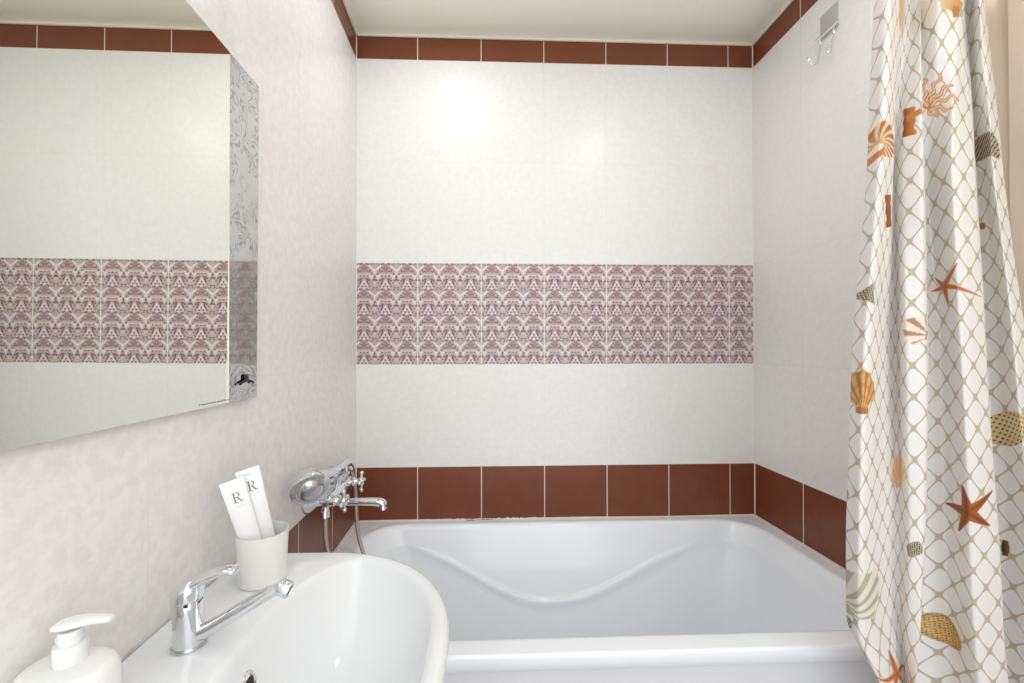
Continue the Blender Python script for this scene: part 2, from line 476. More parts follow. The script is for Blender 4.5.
# ------------------------------------------------------------------ basin faucet
FX, FY = .0755, -1.026
fau = thing('basin_faucet', 'chrome single lever faucet standing on the washbasin', 'faucet', (FX, FY, ZS))
def ell(cx, cy, z, rx, ry, n=36, tilt=0): return [(cx+rx*math.cos(2*PI*i/n), cy+ry*math.sin(2*PI*i/n), z+tilt*rx*math.cos(2*PI*i/n)) for i in range(n)]
obj('base_ring', MB().loft([ell(FX+.001, FY, ZS+.0003, .0215, .0215), ell(FX+.001, FY, ZS+.003, .0218, .0218), ell(FX+.001, FY, ZS+.005, .0208, .0208)]), satin, fau)
bl = []
for z, rx, ry, sx in ((.004, .0200, .0200, .001), (.012, .0198, .0198, .001), (.03, .0190, .0192, 0), (.05, .0190, .0192, -.001), (.062, .0196, .0197, -.002), (.0645, .0186, .0186, -.002)):
    bl.append(ell(FX+sx, FY, ZS+z, rx, ry, tilt=.10 if z > .06 else 0))
obj('body', MB().loft(bl), chrome, fau)
lv = MB()
ll = []
for z, r, sx, tl in ((.0655, .0198, -.002, .1), (.069, .0206, -.002, .12), (.078, .0204, -.002, .22), (.086, .0182, -.001, .34), (.0915, .0140, .001, .42), (.0945, .0075, .003, .45), (.0953, .002, .004, .45)):
    ll.append(ell(FX+sx, FY, ZS+z, r, r, tilt=tl))
lv.loft(ll)
lp = smooth_pts([(FX-.008, FY, ZS+.082), (FX+.012, FY, ZS+.090), (FX+.030, FY, ZS+.0985), (FX+.048, FY, ZS+.104), (FX+.060, FY, ZS+.1045), (FX+.067, FY, ZS+.102)], 6)
nn = len(lp)
lw = [((.0165-.006*min(1, (i/nn)*1.5))*(1 if i < nn-4 else (.93, .8, .6, .25)[i-nn+4]), (.009-.0035*min(1, (i/nn)*1.3))*(1 if i < nn-3 else (.9, .7, .3)[i-nn+3])) for i in range(nn)]
lv.tube(lp, lw, 20)
obj('lever', lv, chrome, fau)
obj('temperature_mark', MB().sphere((FX+.008, FY-.0178, ZS+.0645), (.0036, .0022, .0016), 8), black, fau, label='dark oval temperature mark')
sp = MB()
pts = smooth_pts([(FX+.008, FY, ZS+.014), (FX+.03, FY, ZS+.024), (FX+.065, FY, ZS+.0445), (FX+.095, FY, ZS+.062), (FX+.115, FY, ZS+.0735), (FX+.128, FY, ZS+.078)], 6)
nn = len(pts)
sp.tube(pts, [(.0120-.0030*i/nn, .0108-.0026*i/nn) for i in range(nn)], 20)
obj('spout', sp, chrome, fau)
ae = obj('aerator', MB().lathe([(.0098, -.008), (.0112, -.006), (.0114, .007), (.0105, .009), (.0085, .009), (.008, .007)], (FX+.1325, FY, ZS+.0772), (.86, -.05, -.32)), chrome, fau)
obj('aerator_mesh', MB().lathe([(.0082, .0068), (.0082, .0078)], (FX+.1325, FY, ZS+.0772), (.86, -.05, -.32)), dark_hole, ae)

# ------------------------------------------------------------------ soap dispenser
DX, DY = .055, -1.176
so = thing('soap_dispenser', 'white pump soap dispenser on the near left corner of the washbasin', 'soap dispenser', (DX, DY, ZS))
bl = []
for z, s in ((.0003, .93), (.004, .98), (.02, 1.0), (.055, 1.0), (.071, .985), (.079, .955), (.0845, .90), (.0875, .82), (.0885, .55), (.089, .3)):
    bl.append([(DX+.046*s*math.copysign(abs(math.cos(a))**.85, math.cos(a)), DY+.033*s*math.copysign(abs(math.sin(a))**.85, math.sin(a)), ZS+z) for a in [2*PI*i/60 for i in range(60)]])
obj('bottle', MB().loft(bl), plastic, so, angle=60)
PX, PY = DX-.001, DY+.004
col = obj('collar', MB().lathe([(.0142, .0885), (.0142, .106), (.0134, .1085), (.0112, .109)], (PX, PY, ZS)), plastic, so)
obj('neck', MB().lathe([(.0102, .1085), (.0102, .1135), (.0116, .114), (.0116, .116), (.0102, .1165), (.0102, .1225)], (PX, PY, ZS)), plastic, so)
pp = [(PX-.014, PY, ZS+0.1245), (PX-.011, PY, ZS+0.1265), (PX, PY, ZS+0.1285), (PX+.013, PY, ZS+0.1308), (PX+.025, PY, ZS+0.1322), (PX+.038, PY, ZS+0.1326), (PX+.043, PY, ZS+0.1322)]
ps = [(.0055, .002), (.0102, .004), (.0120, .005), (.0102, .0044), (.0072, .0036), (.0058, .0032), (.0045, .0024)]
pq = smooth_pts(pp, 5); ww = [tuple(np.array(ps[min(int(i/5), 5)])*(1-(i/5-int(i/5)))+np.array(ps[min(int(i/5)+1, 6)])*(i/5-int(i/5))) for i in range(len(pq)-1)]+[ps[-1]]
obj('pump_nozzle', MB().tube(pq, ww, 20), plastic, so)

# ------------------------------------------------------------------ cup and two tubes
CX, CY = .0920, -.861
cup = obj('tumbler', MB().lathe([(.0, .0003), (.036, .0003), (.0388, .003), (.0395, .02), (.0425, .0875), (.0422, .0895), (.0412, .0895), (.0408, .0875), (.0375, .006), (.0, .005)], (CX, CY, ZS), n=64, cap0=False, cap1=False), cupm, origin=(CX, CY, ZS))
tag(cup, 'white plastic tumbler holding two tubes on the washbasin', 'tumbler')
def letter_R():
    """serif capital R in a unit box, as a list of polygons (x, y)"""
    polys = []
    polys.append([(.17, .03), (.30, .03), (.30, .97), (.17, .97)])
    polys.append([(.02, 0), (.46, 0), (.46, .045), (.02, .045)]); polys.append([(.02, .955), (.50, .955), (.50, 1), (.02, 1)])
    n = 14
    o = [(.48+.27*math.cos(a), .745+.255*math.sin(a)) for a in [PI/2-PI*i/n for i in range(n+1)]]
    q = [(.47+.15*math.cos(a), .745+.21*math.sin(a)) for a in [PI/2-PI*i/n for i in range(n+1)]]
    for i in range(n): polys.append([o[i], o[i+1], q[i+1], q[i]])
    polys.append([(.28, .49), (.49, .49), (.49, .535), (.28, .535)])
    polys.append([(.40, .5), (.53, .5), (.86, .0), (.70, .0)]); polys.append([(.68, 0), (1.0, 0), (1.0, .045), (.68, .045)])
    return polys
def cosmetic_tube(label, p0, p1, facing, wid, letter_pos, wave_mark):
    a, b = Vector(p0), Vector(p1); up = (b-a).normalized(); Ln = (b-a).length
    f = Vector(facing); f = (f-up*f.dot(up)).normalized(); s = up.cross(f); s.normalize()
    if s.x < 0: s = -s
    th0 = wid*.52
    def dims(h):
        t = max(0, (h-.03)/(Ln-.03))
        return wid*(.82+.18*t), max(th0*(1-t)**.9, .0009)
    loops = []
    hs = [.03, .034, .045]+[.06+(Ln-.06)*k/10 for k in range(11)]
    for h in hs:
        w, t = dims(h); k = .8 if h == .03 else 1
        if h > Ln-.012: t = .0009
        loops.append([a+up*h+s*(w*k*math.cos(q))+f*(t*k*math.sin(q)) for q in [2*PI*i/40 for i in range(40)]])
    t_ = thing('cosmetic_tube', label, 'tube', a)
    obj('tube_body', MB().loft(loops), tubem, t_, angle=60)
    obj('tube_cap', MB().lathe([(wid*.56, 0), (wid*.6, .002), (wid*.6, .028), (wid*.56, .0305)], a, up, 32), plastic, t_)
    def put(polys, cx, ch, sx, sy):
        m = MB()
        for P in polys:
            v = []
            for x, y in P:
                X = cx+(x-.5)*sx; H = ch+(y-.5)*sy
                w, t = dims(H)
                if H > Ln-.012: t = .0009
                z = t*math.sqrt(max(0, 1-(X/w)**2))+.0004
                v.append(a+up*H+s*X+f*z)
            m.add(v, [tuple(range(len(v)))])
        return m
    obj('letter', put(letter_R(), letter_pos[0], letter_pos[1], .0170, .0180), ink, t_, smooth=False, label='grey serif letter R')
    fine = [[(i/9, 0), (i/9+.07, 0), (i/9+.07, 1), (i/9, 1)] for i in range(9)]
    obj('fine_print', put(fine, letter_pos[0]+.001, letter_pos[1]-.0165, .016, .0006), NT('pale_ink', Base_Color=srgb(190, 190, 192), Roughness=.6).m, t_, smooth=False)
    if wave_mark:
        wv = []
        for i in range(8):
            y0, y1 = .5+.4*math.sin(i*1.2), .5+.4*math.sin((i+1)*1.2)
            wv.append([(i/8, y0), ((i+1)/8, y1), ((i+1)/8, y1+.3), (i/8, y0+.3)])
        obj('wave_mark', put(wv, letter_pos[0]-.003, letter_pos[1]+.0215, .010, .003), NT('pale_ink_mark', Base_Color=srgb(180, 180, 182), Roughness=.6).m, t_, smooth=False)
    return t_
fc = Vector((.40, -.72, .25))
cosmetic_tube('left white cosmetic tube with a grey R, leaning out of the tumbler', (.097, -.870, ZS+.0085), (.0480, -.882, 1.030), fc, .0190, (.001, .154), False)
cosmetic_tube('right white cosmetic tube with a grey R, upright behind the other tube', (.104, -.846, ZS+.0085), (.0620, -.858, 1.043), fc, .0195, (.001, .165), True)

# ------------------------------------------------------------------ mirror
MZ0, MZ1, MY0, MY1 = 1.160, 1.824, -1.355, -.731
mx = .016
mir = thing('wall_mirror', 'large wall mirror with a frosted patterned strip on its edge', 'mirror', (0, -1.04, MZ0))
obj('backing', MB().box(.002, .0060, MY0+.03, MY1-.03, MZ0+.02, MZ1-.02), simple('backing_board', srgb(120, 118, 112), .7), mir, smooth=False)
TILT = -.0045
def slab(y0, y1):
    m = MB(); x0, x1 = .0080, .0080+.0045
    tz = lambda z: -(z-(MZ0+MZ1)/2)*TILT
    v = [(x+tz(z), y, z) for x in (x0, x1) for y in (y0, y1) for z in (MZ0, MZ1)]
    return m.add(v, [(0, 1, 3, 2), (4, 6, 7, 5), (0, 4, 5, 1), (2, 3, 7, 6), (0, 2, 6, 4), (1, 5, 7, 3)])
def frost_mat():
    n = NT('frosted_strip', Metallic=1.0); x, y, z = n.coords()
    nz = n.noise(20, 1, .5, 1.6)
    d = (((nz*7.0).frac())-.5).abs()
    sw = n.below(d, .17, .06)*n.below(n.noise(26, 1), .58, .05)
    n.set('Base_Color', n.mix(sw, (.56, .57, .56), (.43, .44, .44)))
    n.set('Roughness', n.mix(sw, (.06, .06, .06), (.45, .45, .45)))
    return n.m
fm = frost_mat()
g_ = obj('mirror_panel', slab(MY0+.1012, MY1-.1012), [mirror_m, edge_m], mir, smooth=False)
for p in g_.data.polygons:
    if abs(p.normal.x) < .9: p.material_index = 1
for y0, y1 in ((MY1-.1, MY1), (MY0, MY0+.1)):
    q = obj('frosted_strip', slab(y0, y1), [fm, edge_m], mir, smooth=False, label='grey frosted strip with swirling leaf pattern')
    for p in q.data.polygons:
        if abs(p.normal.x) < .9: p.material_index = 1
obj('bevel_line', MB().box(.0090, .0134, MY1-.1011, MY1-.1000, MZ0, MZ1), NT('cream_line', Base_Color=srgb(228, 224, 206), Roughness=.3).m, mir, smooth=False)
mk = MB(); yy = -.832; rn = random.Random(2)
while yy > -.905:
    w = rn.uniform(.002, .006); mk.box(.0140, .0143, yy-w, yy, 1.1655, 1.1655+rn.uniform(.0008, .0016)); yy -= w+rn.uniform(.001, .0025)
obj('maker_mark', mk, NT('brown_print', Base_Color=srgb(150, 132, 108), Roughness=.6).m, mir, smooth=False, label='tiny brown printed line')
# black double hook stuck on the strip
hk = thing('double_hook', 'small black double hook stuck on the frosted strip of the mirror', 'hook', (.018, -.775, 1.19))
HZ = 1.205
obj('pad', MB().box(.0130, .0160, -.783, -.769, HZ-.007, HZ+.006), black, hk, smooth=False, bevel=.0015)
obj('prongs', MB().tube(smooth_pts([(.0152, -.800, HZ-.013), (.0156, -.795, HZ-.010), (.0156, -.786, HZ-.008), (.0156, -.776, HZ-.007), (.0156, -.766, HZ-.008), (.0156, -.757, HZ-.010), (.0152, -.752, HZ-.013)], 5), .0024, 10), black, hk)

# ------------------------------------------------------------------ bath mixer with hand shower
MZ = .836
YA, YB = -.455, -.285; YM = (YA+YB)/2
mix = thing('bath_mixer', 'chrome two handle bath mixer with long spout on the left wall above the bathtub', 'mixer tap', (0, YM, MZ))
bx = .058
obj('body', MB().lathe([(.012, -.012), (.017, -.008), (.0185, 0), (.0165, .012), (.015, .03), (.019, .05), (.022, .07), (.022, .10), (.019, .12), (.015, .14), (.0165, .158), (.0185, .17), (.017, .178), (.012, .182)], (bx, YA, MZ), (0, 1, 0)), chrome, mix)
for y in (YA, YB):
    obj('escutcheon', MB().lathe([(.034, .0005), (.034, .006), (.030, .014), (.021, .024), (.015, .030), (.013, .05)], (0, y, MZ), (1, 0, 0)), chrome, mix)
for y in (YA, YB):
    hd = MB()
    hd.lathe([(.014, 0), (.0145, .012), (.011, .016), (.0085, .022), (.0085, .030)], (bx+.008, y, MZ), (1, 0, 0))
    obj('valve_stem', hd, chrome, mix)
    hh = MB(); hx = bx+.046
    hh.lathe([(.008, -.011), (.0125, -.006), (.0135, 0), (.011, .007), (.006, .010), (.002, .0108)], (hx, y, MZ), (1, 0, 0), 28)
    for k in range(4):
        a = PI/2*k+(.12 if y == YA else -.1)
        d = Vector((0, math.cos(a), math.sin(a))); c = Vector((hx, y, MZ))
        hh.tube([c+d*.008, c+d*.018, c+d*.024], [.0052, .0042, .005], 12)
        hh.sphere(c+d*.0265, .0068, 8)
    obj('cross_handle', hh, chrome, mix)
spm = MB()
spp = smooth_pts([(bx-.004, YM, MZ-.032), (bx+.02, YM, MZ-.034), (bx+.06, YM-.002, MZ-.033), (bx+.10, YM-.004, MZ-.033), (bx+.122, YM-.005, MZ-.034), (bx+.134, YM-.005, MZ-.039), (bx+.137, YM-.005, MZ-.054)], 6)
nn = len(spp)
spm.tube(spp, [(.012+.004*i/nn, .0095+.0045*i/nn) for i in range(nn)], 18)
spm.lathe([(.014, -.040), (.016, -.036), (.016, -.022), (.013, -.015)], (bx, YM, MZ), (0, 0, 1))
obj('spout', spm, chrome, mix)
obj('diverter', MB().lathe([(.009, .0), (.009, .012), (.013, .016), (.014, .024), (.010, .030), (.003, .032)], (bx+.014, YM-.045, MZ-.004), (.75, -.2, -.3), 24), chrome, mix)
crd = MB()
crd.tube(smooth_pts([(bx, YM, MZ+.018), (bx, YM, MZ+.03), (bx+.002, YM, MZ+.042)], 4), .011, 16)
crd.tube(smooth_pts([(bx-.021, YM, MZ+.074), (bx-.018, YM, MZ+.054), (bx+.002, YM, MZ+.043), (bx+.022, YM, MZ+.054), (bx+.025, YM, MZ+.074)], 5), [.006]*21, 12)
obj('cradle', crd, chrome, mix)
obj('hose_outlet', MB().lathe([(.010, .0), (.010, -.010), (.0125, -.012), (.0125, -.028), (.009, -.03)], (bx-.004, YA-.004, MZ-.014), (0, 0, 1), 20), chrome, mix)

hs = thing('hand_shower', 'chrome hand shower head lying in the cradle of the bath mixer', 'shower head', (bx, YM, MZ+.07))
hx0 = bx+.002; hz0 = MZ+.057
hp = smooth_pts([(hx0, YB+.02, hz0-.012), (hx0, YB-.01, hz0+.006), (hx0, YM, hz0+.008), (hx0+.002, YM-.08, hz0+.016), (hx0+.006, YM-.15, hz0+.032), (hx0+.010, YM-.205, hz0+.036)], 6)
nn = len(hp)
obj('handle', MB().tube(hp, [(.0125+.014*(i/nn)**2, .0125+.010*(i/nn)**2) for i in range(nn)], 20), chrome, hs)
hn = Vector((.50, -.74, -.38)).normalized(); hc = Vector((hx0+.012, YM-.235, hz0+.028))
obj('head', MB().lathe([(.008, -.055), (.022, -.050), (.036, -.036), (.044, -.016), (.047, .0), (.045, .005), (.040, .007)], hc, hn, 48), chrome, hs)
obj('spray_face', MB().lathe([(.040, .0066), (.033, .0085), (.030, .0072), (.027, .011), (.020, .0155), (.010, .018), (.002, .0185)], hc, hn, 48), satin, hs)
obj('hose_nut', MB().lathe([(.0125, 0), (.0135, .008), (.011, .022), (.008, .03)], (hx0, YB+.018, hz0-.011), (0, .75, -.6), 20), chrome, hs)
ho = MB()
hpts = smooth_pts([(bx-.004, YA-.004, MZ-.0455), (bx-.001, YA-.003, MZ-.12), (bx+.022, YA+.004, MZ-.20), (.125, YA+.012, RIM-.02), (.175, YA+.04, RIM-.18), (.235, YA+.08, RIM-.27), (.24, YM+.03, RIM-.28), (.19, YB-.01, RIM-.17), (.118, YB+.02, RIM-.03), (bx+.024, YB+.036, MZ-.18), (bx+.012, YB+.046, MZ-.04), (hx0, YB+.0365, hz0-.031)], 10)
ho.tube(hpts, .0062, 12)
o = obj('shower_hose', ho, hose_m, origin=(.1, YM, RIM)); tag(o, 'beige metal shower hose looping from the mixer into the bathtub', 'hose')

# ------------------------------------------------------------------ chrome hook plate on the right wall
kt = thing('towel_hook', 'chrome hook plate with hanging hooks on the right wall', 'hook', (W, -.365, 2.295))
obj('plate', MB().box(W-.0045, W-.0003, -.404, -.337, 2.262, 2.335), chrome, kt, smooth=False, bevel=.0015)
obj('hinge_bar', MB().tube([(W-.012, -.409, 2.262), (W-.012, -.332, 2.262)], .0052, 14), chrome, kt)
for y, k in ((-.345, 1), (-.394, .35)):
    b = [(W-.012, y, 2.258), (W-.009, y, 2.236), (W-.015, y, 2.214), (W-.017, y, 2.190), (W-.017-.007*k, y, 2.178), (W-.017-.016*k, y+.002, 2.175), (W-.017-.025*k, y+.004, 2.184), (W-.017-.028*k, y+.005, 2.198)]
    m_ = MB().tube(smooth_pts(b, 5), .0019, 10); m_.sphere((W-.017-.0285*k, y+.005, 2.200), .0042, 8)
    obj('hook_arm', m_, chrome, kt)
    
# ------------------------------------------------------------------ shower curtain
Cn = np.array(CAM); Rn = np.array(R2); Un = np.array(U2); Fn = np.array(F_)
FPX, CXP, CYP = 411.73, 496.2, 346.17
def row_x(u, v, y):
    """world x, z of a surveyed fold point: image column u, row v, distance plane y"""
    d = Fn+Rn*(u-CXP)/FPX-Un*(v-CYP)/FPX
    t = (y-Cn[1])/d[1]; q = Cn+d*t
    return q[0], q[2]
def project(P):
    q = P-Cn; d = q@Fn
    return CXP+FPX*(q@Rn)/d, CYP-FPX*(q@Un)/d, d
ya, yb, ym = -.876, -.793, -.835
# fold lines, left to right, as (column, depth) at five heights
FOLDS = {
 0:   [(873, ym), (884, ya), (900, -.862), (903.5, yb), (911, yb), (919, -.815), (922, -.82), (940, -.868), (962, -.852), (965.5, yb), (970, -.81), (977, -.858), (984, -.84), (987, yb-.005)],
 170: [(866, ym), (877, ya), (893, -.852), (893, yb), (903, -.835), (920, -.862), (922.5, yb), (928, yb), (950, -.868), (974, -.86), (977, yb), (983, -.81), (993, -.86), (1003, -.845)],
 340: [(852, ym), (863, ya), (884, -.83), (896, yb), (905, -.855), (925, -.868), (927.5, yb), (940, yb), (960, -.868), (984, -.862), (987.5, yb), (998, -.81), (1013, -.862), (1026, -.85)],
 520: [(845, ym), (857, ya), (884, -.835), (898, -.818), (910, -.858), (924.5, -.870), (926, yb), (945, yb), (968, -.866), (997, -.868), (1000, yb), (1013, -.81), (1031, -.866), (1048, -.855)],
 622: [(846, ym), (857, ya), (887, -.835), (899, -.82), (908, -.855), (919.5, -.870), (921, yb), (946, yb), (973, -.866), (1003, -.870), (1006, yb), (1019, -.81), (1036, -.866), (1053, -.86)],
 683: [(882, ym), (889, ya), (900, -.84), (904, -.822), (909, -.855), (915, -.870), (917, yb), (946, yb), (978, -.866), (1010, -.870), (1013, yb), (1025, -.81), (1041, -.866), (1058, -.86)],
}
hts = []; tabs = []
for v in (0, 170, 340, 520, 622, 683):
    row = []
    for u, y in FOLDS[v]:
        x, z = row_x(u, v, y); row.append((min(x, W-.016), y, z))
    hts.append(np.mean([r[2] for r in row])); tabs.append(np.array(row)[:, :2])
hts = np.array(hts); tabs = np.array(tabs)                        # (5, K, 2)
K = tabs.shape[1]
# fabric length between fold lines: the widest spacing at any height (cloth does not stretch)
seg = np.sqrt((np.diff(tabs, axis=1)**2).sum(2))
dm = np.abs(np.diff(tabs[2], axis=0)); seg_m = np.where(dm[:, 0] > .006, np.hypot(dm[:, 0], .25*dm[:, 1]), np.hypot(dm[:, 0], .8*dm[:, 1]))
slen = np.concatenate([[0], np.cumsum(seg_m)])
ZT, ZBOT = 2.075, .13
NR, NC = 1040, 430
zs = np.linspace(ZBOT, ZT, NR)
ss = np.linspace(0, slen[-1], NC)
def pchip_lin(x, xp, fp):   # smooth monotone-ish interpolation
    i = np.clip(np.searchsorted(xp, x)-1, 0, len(xp)-2)
    h = xp[i+1]-xp[i]; t = (x-xp[i])/h
    m = np.gradient(fp, xp, axis=0) if fp.ndim == 1 else np.stack([np.gradient(fp[:, k], xp) for k in range(fp.shape[1])], 1)
    if fp.ndim > 1: t = t[:, None]; h = h[:, None]
    return fp[i]*(1+2*t)*(1-t)**2+m[i]*h*t*(1-t)**2+fp[i+1]*t*t*(3-2*t)+m[i+1]*h*t*t*(t-1)
order = np.argsort(hts); hp_, tp_ = hts[order], tabs[order]
zc = np.clip(zs, hp_[0]-.10, hp_[-1]+.03)
grid = np.zeros((NR, NC, 3))
for r in range(NR):
    z = zc[r]
    i = int(np.clip(np.searchsorted(hp_, z)-1, 0, len(hp_)-2)); t = (z-hp_[i])/(hp_[i+1]-hp_[i]); tt = np.clip(t, -.8, 1.25)
    q = tp_[i]*(1-tt)+tp_[i+1]*tt
    x = np.interp(ss, slen, q[:, 0]); y = np.interp(ss, slen, q[:, 1])
    xs_ = pchip_lin(ss, slen, q[:, 0]); ys_ = pchip_lin(ss, slen, q[:, 1])
    k = .55
    grid[r, :, 0] = x*(1-k)+xs_*k; grid[r, :, 1] = np.clip(y*(1-k)+ys_*k, -.90, -.780); grid[r, :, 2] = zs[r]
# smooth along the height and a little across
def blur(a, n, ax):
    for _ in range(n):
        p = np.concatenate([a.take([0], ax), a, a.take([-1], ax)], ax)
        s0 = p.take(range(0, a.shape[ax]), ax); s2 = p.take(range(2, a.shape[ax]+2), ax)
        a = (s0+2*a+s2)/4
    return a
g2 = blur(grid, 120, 0); g2[:, :, 2] = grid[:, :, 2]
edge = g2[:, :1].copy(), g2[:, -1:].copy()
g2[:, :, :2] = blur(g2[:, :, :2], 5, 1)
# soft small ripples
S, Zg = np.meshgrid(ss, zs)
g2[:, :, 1] += .0018*np.sin(S*34+Zg*5.5)*np.sin(Zg*7+S*9)
g2[:, :, 0] = np.minimum(g2[:, :, 0], W-.013)
V = g2.reshape(-1, 3)

# printed shells and starfish: fabric positions taken where the photograph shows them
pu, pv, pd = project(V)
nrm = np.cross(np.gradient(g2, axis=1), np.gradient(g2, axis=0)).reshape(-1, 3)
facing = (nrm*(Cn-V)).sum(1)
pu = pu.reshape(NR, NC); pv = pv.reshape(NR, NC); pd = pd.reshape(NR, NC)
def locate(u, v):
    e = (pu-u)**2+(pv-v)**2+(pd-.75)*60
    r, c = np.unravel_index(np.argmin(e), e.shape)
    return ss[c], zs[r]
rgb = np.ones((NR, NC, 3)); alpha = np.zeros((NR, NC))
lin = lambda c: np.array(srgb(*c))
def stamp(mask, col):
    m = np.clip(mask, 0, 1)[..., None]
    global rgb, alpha
    rgb = rgb*(1-m)+(col if isinstance(col, np.ndarray) and col.ndim == 3 else lin(col))*m
    alpha = np.maximum(alpha, m[..., 0])
SOFT = .0012
def sm(d): return np.clip(.5-d/(2*SOFT), 0, 1)          # signed distance (negative inside) -> coverage
PXM = .77/411.73                                        # metres per pixel at the curtain
dus = np.abs(np.gradient(pu, ss, axis=1))*PXM                 # how much the cloth is gathered there
dlean = np.clip(np.gradient(pu, zs, axis=0)*PXM, -.45, .45)     # how much it leans there
drise = np.clip(-np.gradient(pv, ss, axis=1)*PXM, -.3, .3)
def local(u, v, rot=0):
    s0, z0 = locate(u, v); r0 = int(np.argmin(np.abs(zs-z0))); near = np.abs(ss-s0) < .02
    k = float(np.clip(np.median(dus[r0][near]), .4, 1.15)); lean = float(np.median(dlean[r0][near])); rise = float(np.median(drise[r0][near])); X = (S-s0)*k+(Zg-z0)*lean; Y = (Zg-z0)+(S-s0)*rise; a = math.radians(rot)
    return X*math.cos(a)+Y*math.sin(a), -X*math.sin(a)+Y*math.cos(a)
def star(u, v, size, rot, col, col2, fat=.36, arms=5, lens=None):
    X, Y = local(u, v, rot); r = np.hypot(X, Y); th = np.arctan2(Y, X)
    R = size*PXM/2
    d = np.full(X.shape, 9.)
    for k in range(arms):
        a = 2*PI*k/arms+PI/2; L = R*(lens[k] if lens else 1)
        px, py = X*math.cos(a)+Y*math.sin(a), -X*math.sin(a)+Y*math.cos(a)
        t = np.clip(px/L, 0, 1); w = R*fat*(1-.82*t)
        d = np.minimum(d, np.where(px > -.2*R, np.hypot(np.maximum(px-L, 0)+np.minimum(px, 0), py)-w, 9))
    m = sm(d); stamp(m, col)
    for k in range(arms):
        a = 2*PI*k/arms+PI/2; L = R*(lens[k] if lens else 1)
        px, py = X*math.cos(a)+Y*math.sin(a), -X*math.sin(a)+Y*math.cos(a)
        stamp(m*(px > 0)*sm(np.abs(py)-.06*R)*.8, col2)
    stamp(m*(.5+.5*np.sin(X*900)*np.sin(Y*1000) > .78)*.35, col2)
def fan(u, v, w, h, rot, col, col2, ribs=9, ring=False):
    X, Y = local(u, v, rot); w *= PXM/2; h *= PXM/2
    # hinge at the bottom (0,-h)
    rr_ = np.hypot(X/w*.9, (Y+h)/(2*h)); th = np.arctan2(X/w, (Y+h)/h)
    sc_ = 1+.035*np.cos(th*ribs*2.4)
    d = (rr_-sc_)*min(w, h)
    inside = np.maximum(d, (np.abs(th)-1.0)*w*.6*np.clip(rr_, .1, 1))
    base_ = np.maximum(np.abs(X)-w*.38, np.abs(Y+h*.92)-h*.16)
    dd = np.minimum(inside, base_)
    m = sm(dd); stamp(m, col)
    stamp(m*(np.cos(th*ribs*2.4) < -.25)*.75, col2)
    if ring: stamp(m*(np.sin(rr_*22) > .75)*.35, col2)
    stamp(m*sm(base_)*.6, col2)
def blob(u, v, w, h, rot, col, edge=None):
    X, Y = local(u, v, rot); w *= PXM/2; h *= PXM/2
    d = (np.sqrt((X/w)**2+(Y/h)**2)-1)*min(w, h); m = sm(d); stamp(m, col)
    if edge: stamp(m*np.clip(1+d/(min(w, h)*.35), 0, 1)*.7, edge)
    return X, Y, m
def nautilus(u, v, w, h):
    X, Y = local(u, v); w *= PXM/2; h *= PXM/2
    d = (np.sqrt((X/w)**2+(Y/h)**2)-1)*min(w, h); m = sm(d)*np.where((X > -.2*w) | (Y > -1.2*h), 1, 0)
    stamp(m, (226, 178, 130))
    th = np.arctan2(Y+.25*h, X+.25*w); r = np.hypot((X+.25*w)/w, (Y+.25*h)/h)
    stamp(m*(np.sin(th*17+r*3) > .1)*(r > .3)*(th > -1.2)*np.clip(r, 0, 1), (184, 112, 52))
    stamp(m*(np.sin(th*17+r*3) < -.5)*(r > .3)*.8, (248, 232, 212))
    X2, Y2 = X+.45*w, Y+.62*h
    stamp(sm((np.hypot(X2/w, Y2/h*1.1)-.5)*h), (206, 134, 80))
    stamp(sm((np.hypot((X2-.12*w)/w, (Y2-.2*h)/h*1.4)-.3)*h), (248, 236, 222))
def checker(u, v, w, h, rot, tri=0, a=(104, 86, 64), b=(226, 214, 192), f=1.0):
    X, Y = local(u, v, rot); w *= PXM/2; h *= PXM/2
    if tri: d = np.maximum(np.abs(X)-w*(Y+h)/(2*h), np.abs(Y)-h)
    else:
        e = 4; d = (((np.abs(X)/w)**e+(np.abs(Y)/h)**e)**(1/e)-1)*min(w, h)
    m = sm(d); stamp(m, a)
    k = np.sin((X+.5*Y)*1150*f)*np.sin((Y-.25*X)*1150*f)
    stamp(m*np.clip((k-.05)*4, 0, 1), b)
def coral(u, v):
    X, Y = local(u, v)
    for k, a in enumerate((-50, -20, 10, 38, 64, 92)):
        q = math.radians(a); L = (20, 30, 36, 34, 34, 32)[k]*PXM*.85
        dx, dy = math.cos(q), math.sin(q)
        t = np.clip(X*dx+Y*dy, 0, L); wob = .0035*np.sin(t*260+k)
        d = np.hypot(X-t*dx+wob*dy, Y-t*dy-wob*dx)-(.0060-.0022*t/L)
        stamp(sm(d), (214, 140, 72)); stamp(sm(d+.0030), (246, 220, 190))
def patch(u, v, w, h, rot, col, col2=None):
    X, Y = local(u, v, rot); w *= PXM/2; h *= PXM/2
    d = np.maximum(np.abs(X)-w*(1-.25*np.sin(Y*120)**2), np.abs(Y)-h); m = sm(d); stamp(m, col)
    if col2: stamp(m*np.clip(.5-X/w, 0, 1), col2)
def dotted(u, v, w, h, rot, col, f=1.0, tail=False):
    X, Y, m = blob(u, v, w, h, rot, col, (176, 128, 72) if tail else (214, 186, 138))
    k = np.sin(X*620*f+Y*120)*np.sin(Y*640*f-X*140)
    stamp(m*np.clip((k-.42)*6, 0, 1), (88, 52, 30))
patch(953, 3, 26, 16, -35, (214, 160, 104), (232, 196, 150)); patch(956, 12, 8, 12, 0, (196, 136, 80))
patch(902, 12, 14, 40, 0, (232, 204, 166), (226, 190, 146))
nautilus(884, 138, 36, 36)
patch(908, 122, 15, 34, 0, (204, 132, 66), (160, 84, 34)); patch(916, 113, 20, 7, 20, (208, 140, 78))
coral(925, 106)
checker(986.5, 145, 24, 27, 4)
